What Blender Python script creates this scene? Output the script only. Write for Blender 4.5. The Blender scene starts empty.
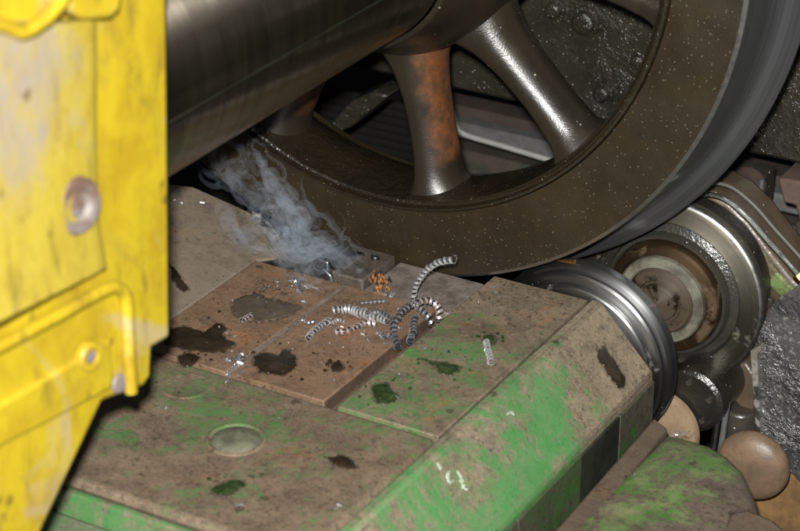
import bpy, bmesh, math, random
from mathutils import Vector, Matrix, noise as mnoise
random.seed(7)
R = math.radians
sc = bpy.context.scene
# ------------------------------------------------------------------ camera
# world: X across the machine, Y along the axle (away), Z up; wheel centre x=0, y=0 at the near face, z=ZC
ZC = 1.2
FPX = 2200.0
PITCH = math.atan(1110 / FPX)
AZ = math.atan(1440 / math.hypot(FPX, 1110))
CAM = Vector((1.36209, -2.27002, 2.03782))
FW = Vector((-math.sin(AZ) * math.cos(PITCH), math.cos(AZ) * math.cos(PITCH), -math.sin(PITCH)))
RT = Vector((math.cos(AZ), math.sin(AZ), 0))
UP = RT.cross(FW)
cd = bpy.data.cameras.new('camera'); cam = bpy.data.objects.new('camera', cd); sc.collection.objects.link(cam)
cam.matrix_world = Matrix(((RT.x, UP.x, -FW.x, CAM.x), (RT.y, UP.y, -FW.y, CAM.y), (RT.z, UP.z, -FW.z, CAM.z), (0, 0, 0, 1)))
cd.sensor_width = 36; cd.lens = 36 * FPX / 800; cd.clip_start = .05; cd.clip_end = 60
cd.dof.use_dof = True; cd.dof.focus_distance = 2.88; cd.dof.aperture_fstop = 5.6
sc.camera = cam
# ------------------------------------------------------------------ world and lamps (a dim workshop, lit by the camera's flash)
w = bpy.data.worlds.new('World'); sc.world = w; w.use_nodes = True
w.node_tree.nodes['Background'].inputs[0].default_value = (.95, 1, 1.08, 1)
w.node_tree.nodes['Background'].inputs[1].default_value = .024
def area(name, loc, target, size, power, col=(1, 1, 1), size_y=None):
    l = bpy.data.lights.new(name, 'AREA'); l.shape = 'RECTANGLE' if size_y else 'DISK'; l.size = size
    if size_y: l.size_y = size_y
    l.energy = power; l.color = col
    o = bpy.data.objects.new(name, l); sc.collection.objects.link(o); o.location = loc
    o.rotation_euler = (Vector(target) - Vector(loc)).to_track_quat('-Z', 'Y').to_euler()
    return o
area('camera_flash', CAM + UP * .085 - RT * .03 + FW * .05, (0.1, -.1, .8), .055, 170, (1, .985, .95))
area('overhead_fill', (-.9, -1.6, 5.0), (0, -.3, .8), .35, 16, (.86, .94, 1), 3.4)  # added overhead strip, out of view, for soft streaks on the axle
sc.view_settings.view_transform = 'Standard'; sc.view_settings.look = 'None'
sc.view_settings.exposure = 0; sc.view_settings.gamma = 1
sc.render.engine = 'CYCLES'
sc.cycles.use_denoising = True
sc.cycles.max_bounces = 6; sc.cycles.volume_bounces = 1
sc.cycles.sample_clamp_indirect = 4
sc.cycles.transparent_max_bounces = 96

def on(p, axis, val):
    "world point seen at photo pixel p, on the plane axis=val"
    r = RT * ((p[0] - 400) / FPX) + UP * ((265.5 - p[1]) / FPX) + FW
    return CAM + r * ((val - CAM[axis]) / r[axis])

# ------------------------------------------------------------------ material helpers
class N:
    def __init__(s, name):
        s.m = bpy.data.materials.new(name); s.m.use_nodes = True; s.t = s.m.node_tree
        s.b = s.t.nodes['Principled BSDF']; s.out = s.t.nodes['Material Output']
        s.co = s.t.nodes.new('ShaderNodeTexCoord').outputs['Object']
    def n(s, typ, **k):
        x = s.t.nodes.new(typ)
        for a, v in k.items(): setattr(x, a, v)
        return x
    def lk(s, a, b): s.t.links.new(a, b)
    def put(s, sock, v):
        if isinstance(v, bpy.types.NodeSocket): s.lk(v, sock)
        elif isinstance(v, (tuple, list)) and len(v) == 3 and sock.type == 'RGBA': sock.default_value = (*v, 1)
        else: sock.default_value = v
    def mp(s, scale=(1, 1, 1), rot=(0, 0, 0), loc=(0, 0, 0), src=None):
        x = s.n('ShaderNodeMapping'); s.lk(src or s.co, x.inputs[0])
        x.inputs[1].default_value = loc; x.inputs[2].default_value = rot; x.inputs[3].default_value = scale
        return x.outputs[0]
    def noise(s, scale, detail=4, rough=.55, dist=0, vec=None, col=False):
        x = s.n('ShaderNodeTexNoise'); s.lk(vec or s.co, x.inputs['Vector'])
        x.inputs['Scale'].default_value = scale; x.inputs['Detail'].default_value = detail
        x.inputs['Roughness'].default_value = rough; x.inputs['Distortion'].default_value = dist
        return x.outputs['Color' if col else 'Fac']
    def vor(s, scale, vec=None, out='Distance', feature='F1'):
        x = s.n('ShaderNodeTexVoronoi', feature=feature); s.lk(vec or s.co, x.inputs['Vector']); x.inputs['Scale'].default_value = scale
        return x.outputs[out]
    def ramp(s, v, lo, hi, a=0.0, b=1.0):
        x = s.n('ShaderNodeMapRange', clamp=True, interpolation_type='SMOOTHSTEP'); s.lk(v, x.inputs[0])
        for i, q in zip((1, 2, 3, 4), (lo, hi, a, b)): x.inputs[i].default_value = q
        return x.outputs[0]
    def mth(s, op, a, b=0.0, c=None):
        x = s.n('ShaderNodeMath', operation=op)
        s.put(x.inputs[0], a); s.put(x.inputs[1], b)
        if c is not None: s.put(x.inputs[2], c)
        return x.outputs[0]
    def mix(s, f, a, b):
        x = s.n('ShaderNodeMix', data_type='RGBA', clamp_factor=True); s.put(x.inputs[0], f); s.put(x.inputs[6], a); s.put(x.inputs[7], b)
        return x.outputs[2]
    def axis(s, i, src=None):
        x = s.n('ShaderNodeSeparateXYZ'); s.lk(src or s.co, x.inputs[0]); return x.outputs[i]
    def bump(s, h, strength=.3, dist=.002, nrm=None):
        x = s.n('ShaderNodeBump'); s.lk(h, x.inputs['Height']); x.inputs['Strength'].default_value = strength; x.inputs['Distance'].default_value = dist
        if nrm: s.lk(nrm, x.inputs['Normal'])
        return x.outputs[0]
    def edge(s, radius=.004, lo=.9, hi=.995):
        "1 on convex and concave edges (wear)"
        bv = s.n('ShaderNodeBevel', samples=4); bv.inputs[0].default_value = radius
        g = s.n('ShaderNodeNewGeometry'); d = s.n('ShaderNodeVectorMath', operation='DOT_PRODUCT')
        s.lk(bv.outputs[0], d.inputs[0]); s.lk(g.outputs['Normal'], d.inputs[1])
        return s.ramp(d.outputs['Value'], lo, hi, 1, 0)
    def set(s, base=None, rough=None, metal=None, normal=None, coat=None, coat_rough=None, spec=None, aniso=None):
        i = s.b.inputs
        for nm, v in (('Base Color', base), ('Roughness', rough), ('Metallic', metal), ('Normal', normal), ('Coat Weight', coat),
                      ('Coat Roughness', coat_rough), ('Specular IOR Level', spec), ('Anisotropic', aniso)):
            if v is not None: s.put(i[nm], v)
        return s.m

MAT = {}
def worn_paint(name, paint, paint2, grime, rust, amount, dirt_scale=9, gy=None, spots=True, rough=.5, edge=.6):
    "old machine paint, worn through to brown grime and rust, dark oil spots; amount 0..1 = how much grime"
    k = N(name)
    big = k.noise(dirt_scale, 8, .72, .7)
    fine = k.noise(dirt_scale * 9, 6, .75)
    m = k.mth('ADD', k.mth('MULTIPLY', big, .66), k.mth('MULTIPLY', fine, .34))
    if gy:      # grime collects toward one end of the part (gy = axis, from, to)
        m = k.mth('ADD', m, k.ramp(k.axis(gy[0]), gy[1], gy[2], 0, gy[3]))
    c = .62 - .24 * amount
    msk = k.ramp(m, c - .06, c + .06)
    pc = k.mix(k.ramp(k.noise(22, 6, .7), .36, .66), paint, paint2)
    pc = k.mix(k.ramp(k.noise(6, 4, .6, .3, k.mp(loc=(5, 3, 2))), .42, .68, 0, .45), pc, tuple(.55 * a + .3 * b for a, b in zip(paint, grime)))
    pc = k.mix(k.ramp(k.noise(210, 4, .75), .52, .72, 0, .6), pc, tuple(q * .4 for q in paint))
    gc = k.mix(k.ramp(k.noise(24, 8, .75, .3), .36, .66), grime, tuple(q * .56 for q in grime))
    gc = k.mix(k.ramp(k.noise(11, 7, .72, .4, k.mp(loc=(3, 1, 7))), .53, .70, 0, .8), gc, rust)
    gc = k.mix(k.ramp(k.noise(300, 4, .75), .5, .68, 0, .7), gc, tuple(min(1, q * 1.5) for q in grime))
    gc = k.mix(k.ramp(k.noise(130, 5, .8, 0, k.mp(loc=(1, 9, 3))), .52, .64, 0, .85), gc, tuple(q * .26 for q in grime))
    col = k.mix(msk, pc, gc)
    e = k.mth('MULTIPLY', k.edge(.0035), k.ramp(k.noise(45, 5, .75), .42, .6))
    col = k.mix(k.mth('MULTIPLY', e, edge), col, tuple(q * 1.05 for q in grime))
    rg = k.mth('ADD', rough, k.mth('MULTIPLY', msk, .15))
    # fine scratches in two directions
    sc1 = k.ramp(k.noise(40, 3, .6, .4, k.mp((1, 14, 8), (0, 0, .5))), .64, .70, 0, .5)
    sc2 = k.ramp(k.noise(36, 3, .6, .4, k.mp((15, 1, 8), (0, 0, -.3))), .66, .72, 0, .5)
    col = k.mix(k.mth('MULTIPLY', k.mth('MAXIMUM', sc1, sc2), k.ramp(k.noise(7, 2), .45, .6)), col, tuple(q * .5 for q in grime))
    # broad dark oily staining
    stn = k.ramp(k.noise(5.5, 7, .7, .8, k.mp(loc=(8, 4, 3))), .54, .70, 0, .55)
    col = k.mix(stn, col, tuple(q * .32 for q in grime))
    if spots:
        ms = k.noise(18, 2, .5, 0, k.mp(loc=(9, 2, 4)))
        v = k.mth('ADD', k.vor(62, k.mp(loc=(2, 5, 1))), k.mth('MULTIPLY', k.mth('SUBTRACT', k.noise(150, 4, .7), .42), .9))
        sp = k.mth('MULTIPLY', k.ramp(v, .06, .13, 1, 0), k.ramp(ms, .48, .58))
        dv = k.mth('ADD', k.vor(24, k.mp(loc=(6, 3, 1))), k.mth('MULTIPLY', k.noise(90, 4, .7), .45))
        sp2 = k.mth('MULTIPLY', k.ramp(dv, .32, .37, 1, 0), k.ramp(k.noise(9, 2, .5, 0, k.mp(loc=(1, 7, 2))), .53, .56))
        sp = k.mth('MAXIMUM', sp, k.mth('MULTIPLY', sp2, .8))
        col = k.mix(k.mth('MULTIPLY', sp, .8), col, (.03, .024, .016))
        rg = k.mth('SUBTRACT', rg, k.mth('MULTIPLY', sp, .25))
    h = k.mth('ADD', k.mth('MULTIPLY', msk, -.5), k.mth('ADD', k.mth('MULTIPLY', fine, .8), k.mth('MULTIPLY', k.noise(320, 3, .7), .6)))
    h = k.mth('ADD', h, k.mth('MULTIPLY', k.noise(12, 3, .5), 1.5))
    MAT[name] = k.set(col, rg, 0, k.bump(h, .55, .0013), spec=.35)
GREEN, GREEN2 = (.085, .31, .095), (.15, .36, .14)
TAN, RUST = (.215, .17, .118), (.25, .10, .038)
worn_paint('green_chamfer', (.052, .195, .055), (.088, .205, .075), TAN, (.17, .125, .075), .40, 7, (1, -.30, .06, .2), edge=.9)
worn_paint('green_plate', (.062, .155, .045), (.10, .17, .068), (.18, .137, .092), RUST, .58, 13, (1, -.2, .04, .16))
worn_paint('grimy_green', (.055, .15, .044), (.092, .16, .062), (.158, .114, .077), (.155, .078, .042), .66, 8)
worn_paint('pale_green', (.07, .13, .055), (.12, .18, .085), (.16, .15, .11), (.2, .14, .09), .45, 10)
worn_paint('brown_plate', (.20, .122, .074), (.15, .095, .060), (.178, .114, .071), (.27, .10, .034), .6, 11, edge=.3)
worn_paint('side_plate_paint', (.185, .145, .106), (.165, .13, .096), (.14, .112, .084), (.26, .12, .05), .42, 6, edge=.25)
worn_paint('green_casting', (.055, .16, .03), (.17, .175, .085), (.115, .085, .065), (.08, .05, .038), .44, 13, (0, -.02, .12, .14), edge=.3)
worn_paint('brown_edge', (.105, .075, .053), (.08, .06, .044), (.115, .083, .058), (.17, .07, .03), .5, 20, edge=.2)
worn_paint('tool_dirty', (.07, .055, .043), (.05, .042, .036), (.085, .065, .05), (.13, .06, .03), .5, 22, edge=.8)
worn_paint('dark_side', (.085, .055, .038), (.06, .04, .03), (.10, .065, .045), (.15, .065, .03), .5, 20, edge=.2)
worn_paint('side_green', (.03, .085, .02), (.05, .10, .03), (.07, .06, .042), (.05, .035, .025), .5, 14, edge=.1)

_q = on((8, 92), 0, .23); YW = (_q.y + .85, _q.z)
def yellow(name, patch, ca=(.37, .275, .010), cb=(.30, .205, .008)):
    k = N(name)
    c = k.mix(k.ramp(k.noise(14, 5, .65, .5), .38, .66), ca, cb)
    c = k.mix(k.ramp(k.noise(38, 4, .7, .4, k.mp((1, 1, .3))), .50, .72, 0, .65), c, (.15, .10, .016))
    c = k.mix(k.ramp(k.noise(9, 7, .72, .8, k.mp((1, 1, .6), loc=(2, 6, 1))), .52, .70, 0, .6), c, (.20, .145, .03))
    c = k.mix(k.ramp(k.noise(30, 3, .6, .3, k.mp((1, 12, 3), (.5, 0, 0))), .62, .70, 0, .5), c, (.13, .09, .03))
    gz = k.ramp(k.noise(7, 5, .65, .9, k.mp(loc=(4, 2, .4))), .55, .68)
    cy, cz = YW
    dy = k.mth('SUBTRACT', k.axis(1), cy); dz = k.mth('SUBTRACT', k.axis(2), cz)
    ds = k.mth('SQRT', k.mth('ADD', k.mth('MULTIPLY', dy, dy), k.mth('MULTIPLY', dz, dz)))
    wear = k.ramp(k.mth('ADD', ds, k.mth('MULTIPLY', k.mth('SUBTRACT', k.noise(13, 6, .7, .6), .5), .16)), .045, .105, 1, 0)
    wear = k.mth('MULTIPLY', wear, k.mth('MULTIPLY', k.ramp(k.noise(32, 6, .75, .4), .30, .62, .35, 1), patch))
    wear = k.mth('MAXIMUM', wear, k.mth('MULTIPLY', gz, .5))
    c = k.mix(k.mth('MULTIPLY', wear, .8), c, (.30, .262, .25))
    sp = k.mth('MULTIPLY', k.ramp(k.vor(42), .2, .3, 1, 0), k.ramp(k.noise(16, 3, .6), .56, .62))
    c = k.mix(k.mth('MULTIPLY', sp, .6), c, (.08, .045, .015))
    e = k.mth('MULTIPLY', k.edge(.005), k.ramp(k.noise(40, 4, .7), .42, .62))
    c = k.mix(k.mth('MULTIPLY', e, .6), c, (.11, .075, .035))
    MAT[name] = k.set(c, .5, 0, k.bump(k.noise(70, 5, .65), .25, .002), spec=.4)
yellow('yellow_paint', 0)
yellow('yellow_overlit', 1, (.44, .345, .04), (.38, .28, .03))  # paler base paints the flash glare into the colour; the grey patch is wear
yellow('yellow_bar_paint', 0)

def greasy(name, base, base2, speck=(.5, .5, .46), dens=.5, sp_scale=170, rough=.32, bump=.5, bscale=230, rust=0.0, coat=.3, grain=0.0, bd=.0012, patch=0):
    "oily dark casting: tiny bright specks put the sparkle of wet grit into the colour"
    k = N(name)
    c = k.mix(k.ramp(k.noise(9, 6, .65, .4), .35, .68), base, base2)
    d = k.noise(6, 3, .6, 0, k.mp(loc=(2, 8, 5)))
    v = k.vor(sp_scale, None); vc = k.vor(sp_scale, None, 'Color')
    r = k.n('ShaderNodeSeparateColor'); k.lk(vc, r.inputs[0])
    pick = k.ramp(k.mth('ADD', r.outputs[0], k.mth('MULTIPLY', d, .5)), 1.28 - .5 * dens, 1.30 - .5 * dens)
    size = k.mth('MULTIPLY_ADD', k.mth('POWER', r.outputs[1], 3), .20, .045)
    s1 = k.mth('MULTIPLY', pick, k.mth('LESS_THAN', v, size))
    if rust:
        c = k.mix(k.ramp(k.noise(5, 5, .6), .62 - .2 * rust, .72 - .2 * rust, 0, .9), c, (.2, .065, .012))
    if grain:
        c = k.mix(k.ramp(k.noise(bscale * .8, 4, .8), .54, .66, 0, grain), c, speck)
    c = k.mix(s1, c, speck)  # glints painted in as bright specks
    h = k.mth('ADD', k.noise(bscale, 3, .7), k.mth('MULTIPLY', k.noise(bscale * .25, 4, .6), .8))
    if patch: h = k.mth('MULTIPLY', h, k.ramp(k.noise(15, 5, .7, .5, k.mp(loc=(3, 3, 8))), .40, .68, .12, 1.5))
    h = k.mth('ADD', h, k.mth('MULTIPLY', s1, .8))
    rg = k.ramp(k.noise(12, 5, .7), .3, .7, rough - .08, rough + .12)
    nb = k.bump(h, bump, bd); k.lk(nb, k.b.inputs['Coat Normal'])
    MAT[name] = k.set(c, rg, 0, nb, coat, .22, .45)
greasy('wheel_brown', (.0205, .0138, .0058), (.0125, .0088, .0042), (.15, .13, .095), .62, 380, .38, .36, 300, coat=.18)
greasy('spoke_brown', (.018, .0135, .0075), (.011, .0088, .006), (.3, .28, .22), .22, 190, .33, .26, 420, coat=.3)
greasy('rim_grease', (.0165, .0115, .0056), (.009, .007, .0045), (.2, .19, .15), .5, 240, .26, .9, 110, coat=.7, bd=.002)
greasy('spoke_rusty', (.045, .022, .009), (.026, .015, .009), (.3, .28, .22), .18, 190, .38, .5, 330, rust=1.0, coat=.25)
greasy('frame_dark', (.021, .018, .012), (.011, .0105, .008), (.35, .35, .31), .60, 300, .34, .8, 230, coat=.35, grain=.04, bd=.0016, patch=1)
greasy('black_grease', (.018, .016, .013), (.009, .008, .007), (.4, .38, .34), .55, 190, .30, 1.0, 150, coat=.4)
greasy('dark_iron', (.045, .038, .030), (.022, .020, .017), (.45, .43, .4), .4, 160, .36, .7, 140, coat=.2)
greasy('grey_casting', (.050, .048, .047), (.024, .023, .024), (.42, .42, .40), .35, 420, .30, 1.0, 180, coat=.6, grain=.30, bd=.004, patch=1)
greasy('arm_brown', (.075, .052, .033), (.045, .034, .022), (.35, .3, .2), .4, 140, .42, .8, 60, coat=.2)
greasy('bar_brown', (.048, .035, .029), (.034, .027, .023), (.5, .48, .44), .25, 60, .5, .5, 120, coat=.05)

def steel(name, col, rough, streak=(1, 1, 1), s_scale=80, metal=1.0, dirt=None, dirt_amt=0, aniso=0, lo=.8, bump=.1):
    k = N(name)
    st = k.noise(s_scale, 4, .7, 0, k.mp(streak))
    c = k.mix(k.ramp(st, .3, .7), col, tuple(q * lo for q in col))
    rg = k.ramp(st, .25, .75, max(.05, rough - .07), rough + .09)
    mt = metal
    if dirt:
        dm = k.ramp(k.noise(16, 6, .7, .5), .60 - .3 * dirt_amt, .72 - .3 * dirt_amt)
        c = k.mix(dm, c, dirt); rg = k.mth('ADD', rg, k.mth('MULTIPLY', dm, .25)); mt = k.mth('MULTIPLY', k.mth('SUBTRACT', 1, dm), metal)
    MAT[name] = k.set(c, rg, mt, k.bump(st, bump, .0006), aniso=aniso)

def lathe_steel(name, col, rough, axis_c, ring_scale=900, dirt=None, dirt_amt=0.0, lo=.55, fine=.25, aniso=.75, rot=.25, metal=1.0):
    "turned steel: streaks run round the axis (parallel to Y) through axis_c (x, z in object space)"
    k = N(name)
    x = k.mth('SUBTRACT', k.axis(0), axis_c[0]); z = k.mth('SUBTRACT', k.axis(2), axis_c[1])
    rr = k.mth('SQRT', k.mth('ADD', k.mth('MULTIPLY', x, x), k.mth('MULTIPLY', z, z)))
    ang = k.mth('ARCTAN2', z, x)
    cv = k.n('ShaderNodeCombineXYZ'); k.lk(k.mth('MULTIPLY', rr, 1), cv.inputs[0]); k.lk(k.axis(1), cv.inputs[1]); k.lk(k.mth('MULTIPLY', ang, .004), cv.inputs[2])
    st = k.noise(ring_scale, 3, .65, 0, cv.outputs[0])
    st2 = k.noise(ring_scale * .18, 3, .6, 0, cv.outputs[0])
    st = k.mth('ADD', k.mth('MULTIPLY', st, .5), k.mth('MULTIPLY', st2, .5))
    c = k.mix(k.ramp(st, .36, .64), col, tuple(q * lo for q in col))
    rg = k.ramp(st, .3, .7, rough - .06, rough + .08); mt = metal
    if dirt:
        dm = k.ramp(k.noise(22, 6, .7, .5), .62 - .3 * dirt_amt, .74 - .3 * dirt_amt)
        c = k.mix(dm, c, dirt); rg = k.mth('ADD', rg, k.mth('MULTIPLY', dm, .2)); mt = k.mth('SUBTRACT', 1, k.mth('MULTIPLY', dm, .9))
    tg = k.n('ShaderNodeTangent', direction_type='RADIAL', axis='Y'); k.lk(tg.outputs[0], k.b.inputs['Tangent'])
    k.b.inputs['Anisotropic Rotation'].default_value = rot
    MAT[name] = k.set(c, rg, mt, k.bump(st, fine, .0006), aniso=aniso)
lathe_steel('tread_steel', (.30, .31, .32), .36, (0, .5), 500, aniso=.9, metal=.88)
lathe_steel('axle_steel', (.34, .295, .235), .265, (0, .5), 60, lo=.55, fine=.015, aniso=1.0, metal=.99, rot=.25)
lathe_steel('roller_steel', (.34, .345, .34), .36, (0, 0), 420, (.05, .045, .035), .1, aniso=.6)
lathe_steel('roller_face', (.20, .185, .15), .5, (0, 0), 240, (.10, .088, .062), .25, aniso=.4, metal=.7)
lathe_steel('ring_bronze', (.16, .105, .06), .5, (0, 0), 300, (.07, .045, .025), .35, aniso=.3)
greasy('seal_black', (.03, .028, .023), (.018, .017, .014), (.4, .39, .34), .5, 200, .3, .8, 160, coat=.5)
lathe_steel('hub_grime', (.10, .075, .055), .5, (0, 0), 200, (.06, .045, .03), .8)
steel('rim_edge', (.45, .45, .43), .38)
steel('swarf_steel', (.80, .81, .84), .34, (1, 1, 1), 300, .8, lo=.8)
steel('swarf_pink', (.84, .68, .65), .34, (1, 1, 1), 300, .8, lo=.8)
steel('swarf_blue', (.50, .53, .60), .32, (1, 1, 1), 300, .85, lo=.6)
steel('tool_steel', (.34, .31, .29), .38, (1, 6, 1), 60, dirt=(.2, .15, .12), dirt_amt=.55)
steel('tool_dark', (.16, .16, .165), .34, (1, 1, 7), 90, dirt=(.05, .05, .045), dirt_amt=.4)
steel('block_streaked', (.10, .095, .09), .36, (.6, 1, 12), 60, .7, dirt=(.05, .045, .04), dirt_amt=.45)
steel('worn_steel', (.55, .54, .52), .32, (2, 2, 2), 90, dirt=(.10, .085, .07), dirt_amt=.5)
steel('hot_copper', (.42, .17, .045), .5, (1, 1, 1), 140, .35)
steel('hot_dark', (.16, .075, .03), .5, (1, 1, 1), 140, .35)
steel('crumb', (.62, .63, .66), .32, (1, 1, 1), 110, .8, lo=.3)
steel('brass', (.80, .47, .14), .25)
steel('bolt_grey', (.17, .145, .135), .6, (1, 1, 1), 80, .1, (.09, .05, .035), .6)
steel('pipe_grey', (.18, .18, .18), .45, (.2, 1, 1), 60, .6, (.06, .06, .055), .5)
steel('chrome', (.7, .71, .7), .22)
steel('pale_pipe', (.36, .36, .34), .4, (1, 1, 1), 90, .3)
steel('hose', (.12, .115, .10), .4, (1, 1, 1), 200, .3)
def plain(name, col, rough, c2=None, scale=20, bump=.3, spec=.4):
    k = N(name)
    c = k.mix(k.ramp(k.noise(scale, 6, .68), .34, .66), col, c2 or tuple(q * .55 for q in col))
    c = k.mix(k.ramp(k.noise(scale * 9, 3, .7), .55, .72, 0, .5), c, tuple(q * .4 for q in col))
    MAT[name] = k.set(c, rough, 0, k.bump(k.noise(scale * 6, 5, .7), bump, .0015), spec=spec)
plain('knob_brown', (.15, .094, .058), .42, (.085, .058, .038), 18, .4)
plain('swarf_shade', (.018, .018, .022), .4)
plain('key_grey', (.20, .17, .15), .5, (.11, .09, .075), 40)
plain('plug_dark', (.13, .13, .085), .6, (.06, .06, .042), 45, .8)
plain('smeared_steel', (.20, .165, .145), .34, (.10, .082, .07), 45, .8)
plain('panel_black', (.024, .028, .019), .5, (.012, .012, .010), 12)
plain('tan_disc', (.25, .18, .115), .5, (.18, .125, .075), 20, .2)
plain('pale_ring', (.15, .145, .11), .55, (.06, .05, .038), 26, .5)
plain('wall_dark', (.010, .0095, .009), .95, (.006, .006, .006), 6, .3, .08)
plain('floor_dark', (.03, .028, .025), .7)
plain('rust_tray', (.17, .095, .035), .55, (.07, .045, .022), 14)
plain('rust_block', (.095, .06, .048), .6, (.06, .042, .035), 30)
plain('pit_green', (.025, .03, .022), .6, (.06, .04, .035), 14)
def oil():
    k = N('oil'); MAT['oil'] = k.set(k.mix(k.ramp(k.noise(35, 5, .7), .4, .65), (.018, .013, .008), (.034, .022, .013)), .12, 0, k.bump(k.noise(60, 3), .08, .001), spec=.5)
    k = N('oil_thin'); MAT['oil_thin'] = k.set(k.mix(k.ramp(k.noise(60, 5, .7), .4, .65), (.062, .048, .036), (.092, .066, .046)), .35, 0, k.bump(k.noise(300, 3), .3, .0006))
    k = N('oil_green'); MAT['oil_green'] = k.set(k.mix(k.ramp(k.noise(120, 5, .7), .4, .65), (.016, .030, .009), (.035, .06, .02)), .18, 0, k.bump(k.noise(150, 3), .3, .001), spec=.5)
    k = N('oil_damp'); tr = k.n('ShaderNodeBsdfTransparent'); mx = k.n('ShaderNodeMixShader')
    k.set((.03, .022, .014), .35); k.lk(k.ramp(k.noise(150, 5, .75), .40, .66, .05, .6), mx.inputs[0]); k.lk(tr.outputs[0], mx.inputs[1]); k.lk(k.b.outputs[0], mx.inputs[2]); k.lk(mx.outputs[0], k.out.inputs['Surface']); MAT['oil_damp'] = k.m
    k = N('paint_chip'); MAT['paint_chip'] = k.set(k.mix(k.ramp(k.noise(200, 4, .7), .4, .6), (.42, .46, .38), (.16, .24, .13)), .5)
oil()

# ------------------------------------------------------------------ mesh helpers
COL = sc.collection
def link(name, bm, mat, parent=None, bevel=0, seg=2, smooth=True, ang=35, origin=None, weld=False):
    "bm is in world space; the object's origin is its parent's base (or origin)"
    base = Vector(parent['_base']) if parent else Vector(origin or (0, 0, 0))
    bmesh.ops.translate(bm, vec=-base, verts=bm.verts)
    bmesh.ops.recalc_face_normals(bm, faces=bm.faces)
    me = bpy.data.meshes.new(name); bm.to_mesh(me); bm.free()
    for m in (mat if isinstance(mat, (list, tuple)) else [mat]): me.materials.append(MAT[m])
    if smooth:
        me.polygons.foreach_set('use_smooth', [True] * len(me.polygons)); me.set_sharp_from_angle(angle=R(ang))
    o = bpy.data.objects.new(name, me); COL.objects.link(o)
    if parent:
        p = parent; o.parent = p; off = base - Vector(p['_base']); o.location = off
    else: o.location = base
    o['_base'] = tuple(base)
    if bevel:
        b = o.modifiers.new('bevel', 'BEVEL'); b.width = bevel; b.segments = seg; b.limit_method = 'ANGLE'; b.angle_limit = R(30)
    return o
def tag(o, label, cat, group=None, kind=None):
    if label: o['label'] = label
    if cat: o['category'] = cat
    if group: o['group'] = group
    if kind: o['kind'] = kind
    return o
def thing(name, base, label, cat, group=None):
    o = bpy.data.objects.new(name, None); COL.objects.link(o); o.location = base; o['_base'] = tuple(base); o.empty_display_size = .05
    return tag(o, label, cat, group)
def box(bm, x0, x1, y0, y1, z0, z1, M=None):
    v = [bm.verts.new(((x0, x1)[i & 1], (y0, y1)[i >> 1 & 1], (z0, z1)[i >> 2 & 1])) for i in range(8)]
    for f in ((0, 1, 3, 2), (4, 6, 7, 5), (0, 4, 5, 1), (2, 3, 7, 6), (0, 2, 6, 4), (1, 5, 7, 3)): bm.faces.new([v[i] for i in f])
    if M: bmesh.ops.transform(bm, matrix=M, verts=v)
    return bm
def prism(bm, poly, vec):
    "closed polygon of 3-D points pushed along vec"
    a = [bm.verts.new(p) for p in poly]; b = [bm.verts.new(Vector(p) + Vector(vec)) for p in poly]; n = len(a)
    bm.faces.new(a[::-1]); bm.faces.new(b)
    for i in range(n): bm.faces.new((a[i], a[(i + 1) % n], b[(i + 1) % n], b[i]))
    return bm
def lathe(bm, prof, c=(0, 0, 0), n=128, closed=True, a0=0, a1=2 * math.pi, mats=None):
    "prof = (y, r) round an axis parallel to Y through c"
    full = abs(a1 - a0 - 2 * math.pi) < 1e-6
    k = n if full else n + 1; rings = []
    for i in range(k):
        a = a0 + (a1 - a0) * i / n
        rings.append([bm.verts.new((c[0] + r * math.cos(a), c[1] + y, c[2] + r * math.sin(a))) for y, r in prof])
    m = len(prof)
    for i in range(n):
        p, q = rings[i], rings[(i + 1) % k]
        for j in range(m if closed else m - 1):
            f = bm.faces.new((p[j], p[(j + 1) % m], q[(j + 1) % m], q[j]))
            if mats: f.material_index = mats[j]
    if not full and closed:
        bm.faces.new(rings[0][::-1]); bm.faces.new(rings[-1])
    bmesh.ops.remove_doubles(bm, verts=bm.verts, dist=1e-6)
    return bm
def spline(pts, k=8):
    P = [Vector(p) for p in pts]; P = [P[0] * 2 - P[1]] + P + [P[-1] * 2 - P[-2]]; out = []
    for i in range(1, len(P) - 2):
        a, b, c, d = P[i - 1:i + 3]
        for j in range(k):
            t = j / k
            out.append(.5 * ((2 * b) + (c - a) * t + (2 * a - 5 * b + 4 * c - d) * t * t + (3 * b - a - 3 * c + d) * t ** 3))
    return out + [P[-2]]
def frames(path):
    T = []
    for i in range(len(path)):
        T.append((path[min(i + 1, len(path) - 1)] - path[max(i - 1, 0)]).normalized())
    n = T[0].orthogonal().normalized(); out = []
    for t in T:
        n = (n - t * n.dot(t)).normalized(); out.append((t, n, t.cross(n)))
    return out
def tube(bm, path, r, n=10):
    rad = r if callable(r) else (lambda t: r)
    fr = frames(path); rings = []
    for i, (p, (t, u, v)) in enumerate(zip(path, fr)):
        q = rad(i / (len(path) - 1)); rings.append([bm.verts.new(p + (u * math.cos(2 * math.pi * j / n) + v * math.sin(2 * math.pi * j / n)) * q) for j in range(n)])
    for a, b in zip(rings, rings[1:]):
        for j in range(n): bm.faces.new((a[j], a[(j + 1) % n], b[(j + 1) % n], b[j]))
    bm.faces.new(rings[0][::-1]); bm.faces.new(rings[-1])
    return bm
def cyl(bm, c, axis, r, h, n=24, r2=None):
    axis = Vector(axis).normalized(); c = Vector(c)
    return tube2(bm, [c, c + axis * h], [r, r if r2 is None else r2], n)
def tube2(bm, path, rs, n):
    d = (path[-1] - path[0]).normalized(); u = d.orthogonal().normalized(); v = d.cross(u); rings = []
    for p, q in zip(path, rs): rings.append([bm.verts.new(p + (u * math.cos(2 * math.pi * j / n) + v * math.sin(2 * math.pi * j / n)) * q) for j in range(n)])
    for a, b in zip(rings, rings[1:]):
        for j in range(n): bm.faces.new((a[j], a[(j + 1) % n], b[(j + 1) % n], b[j]))
    bm.faces.new(rings[0][::-1]); bm.faces.new(rings[-1])
    return bm
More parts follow.
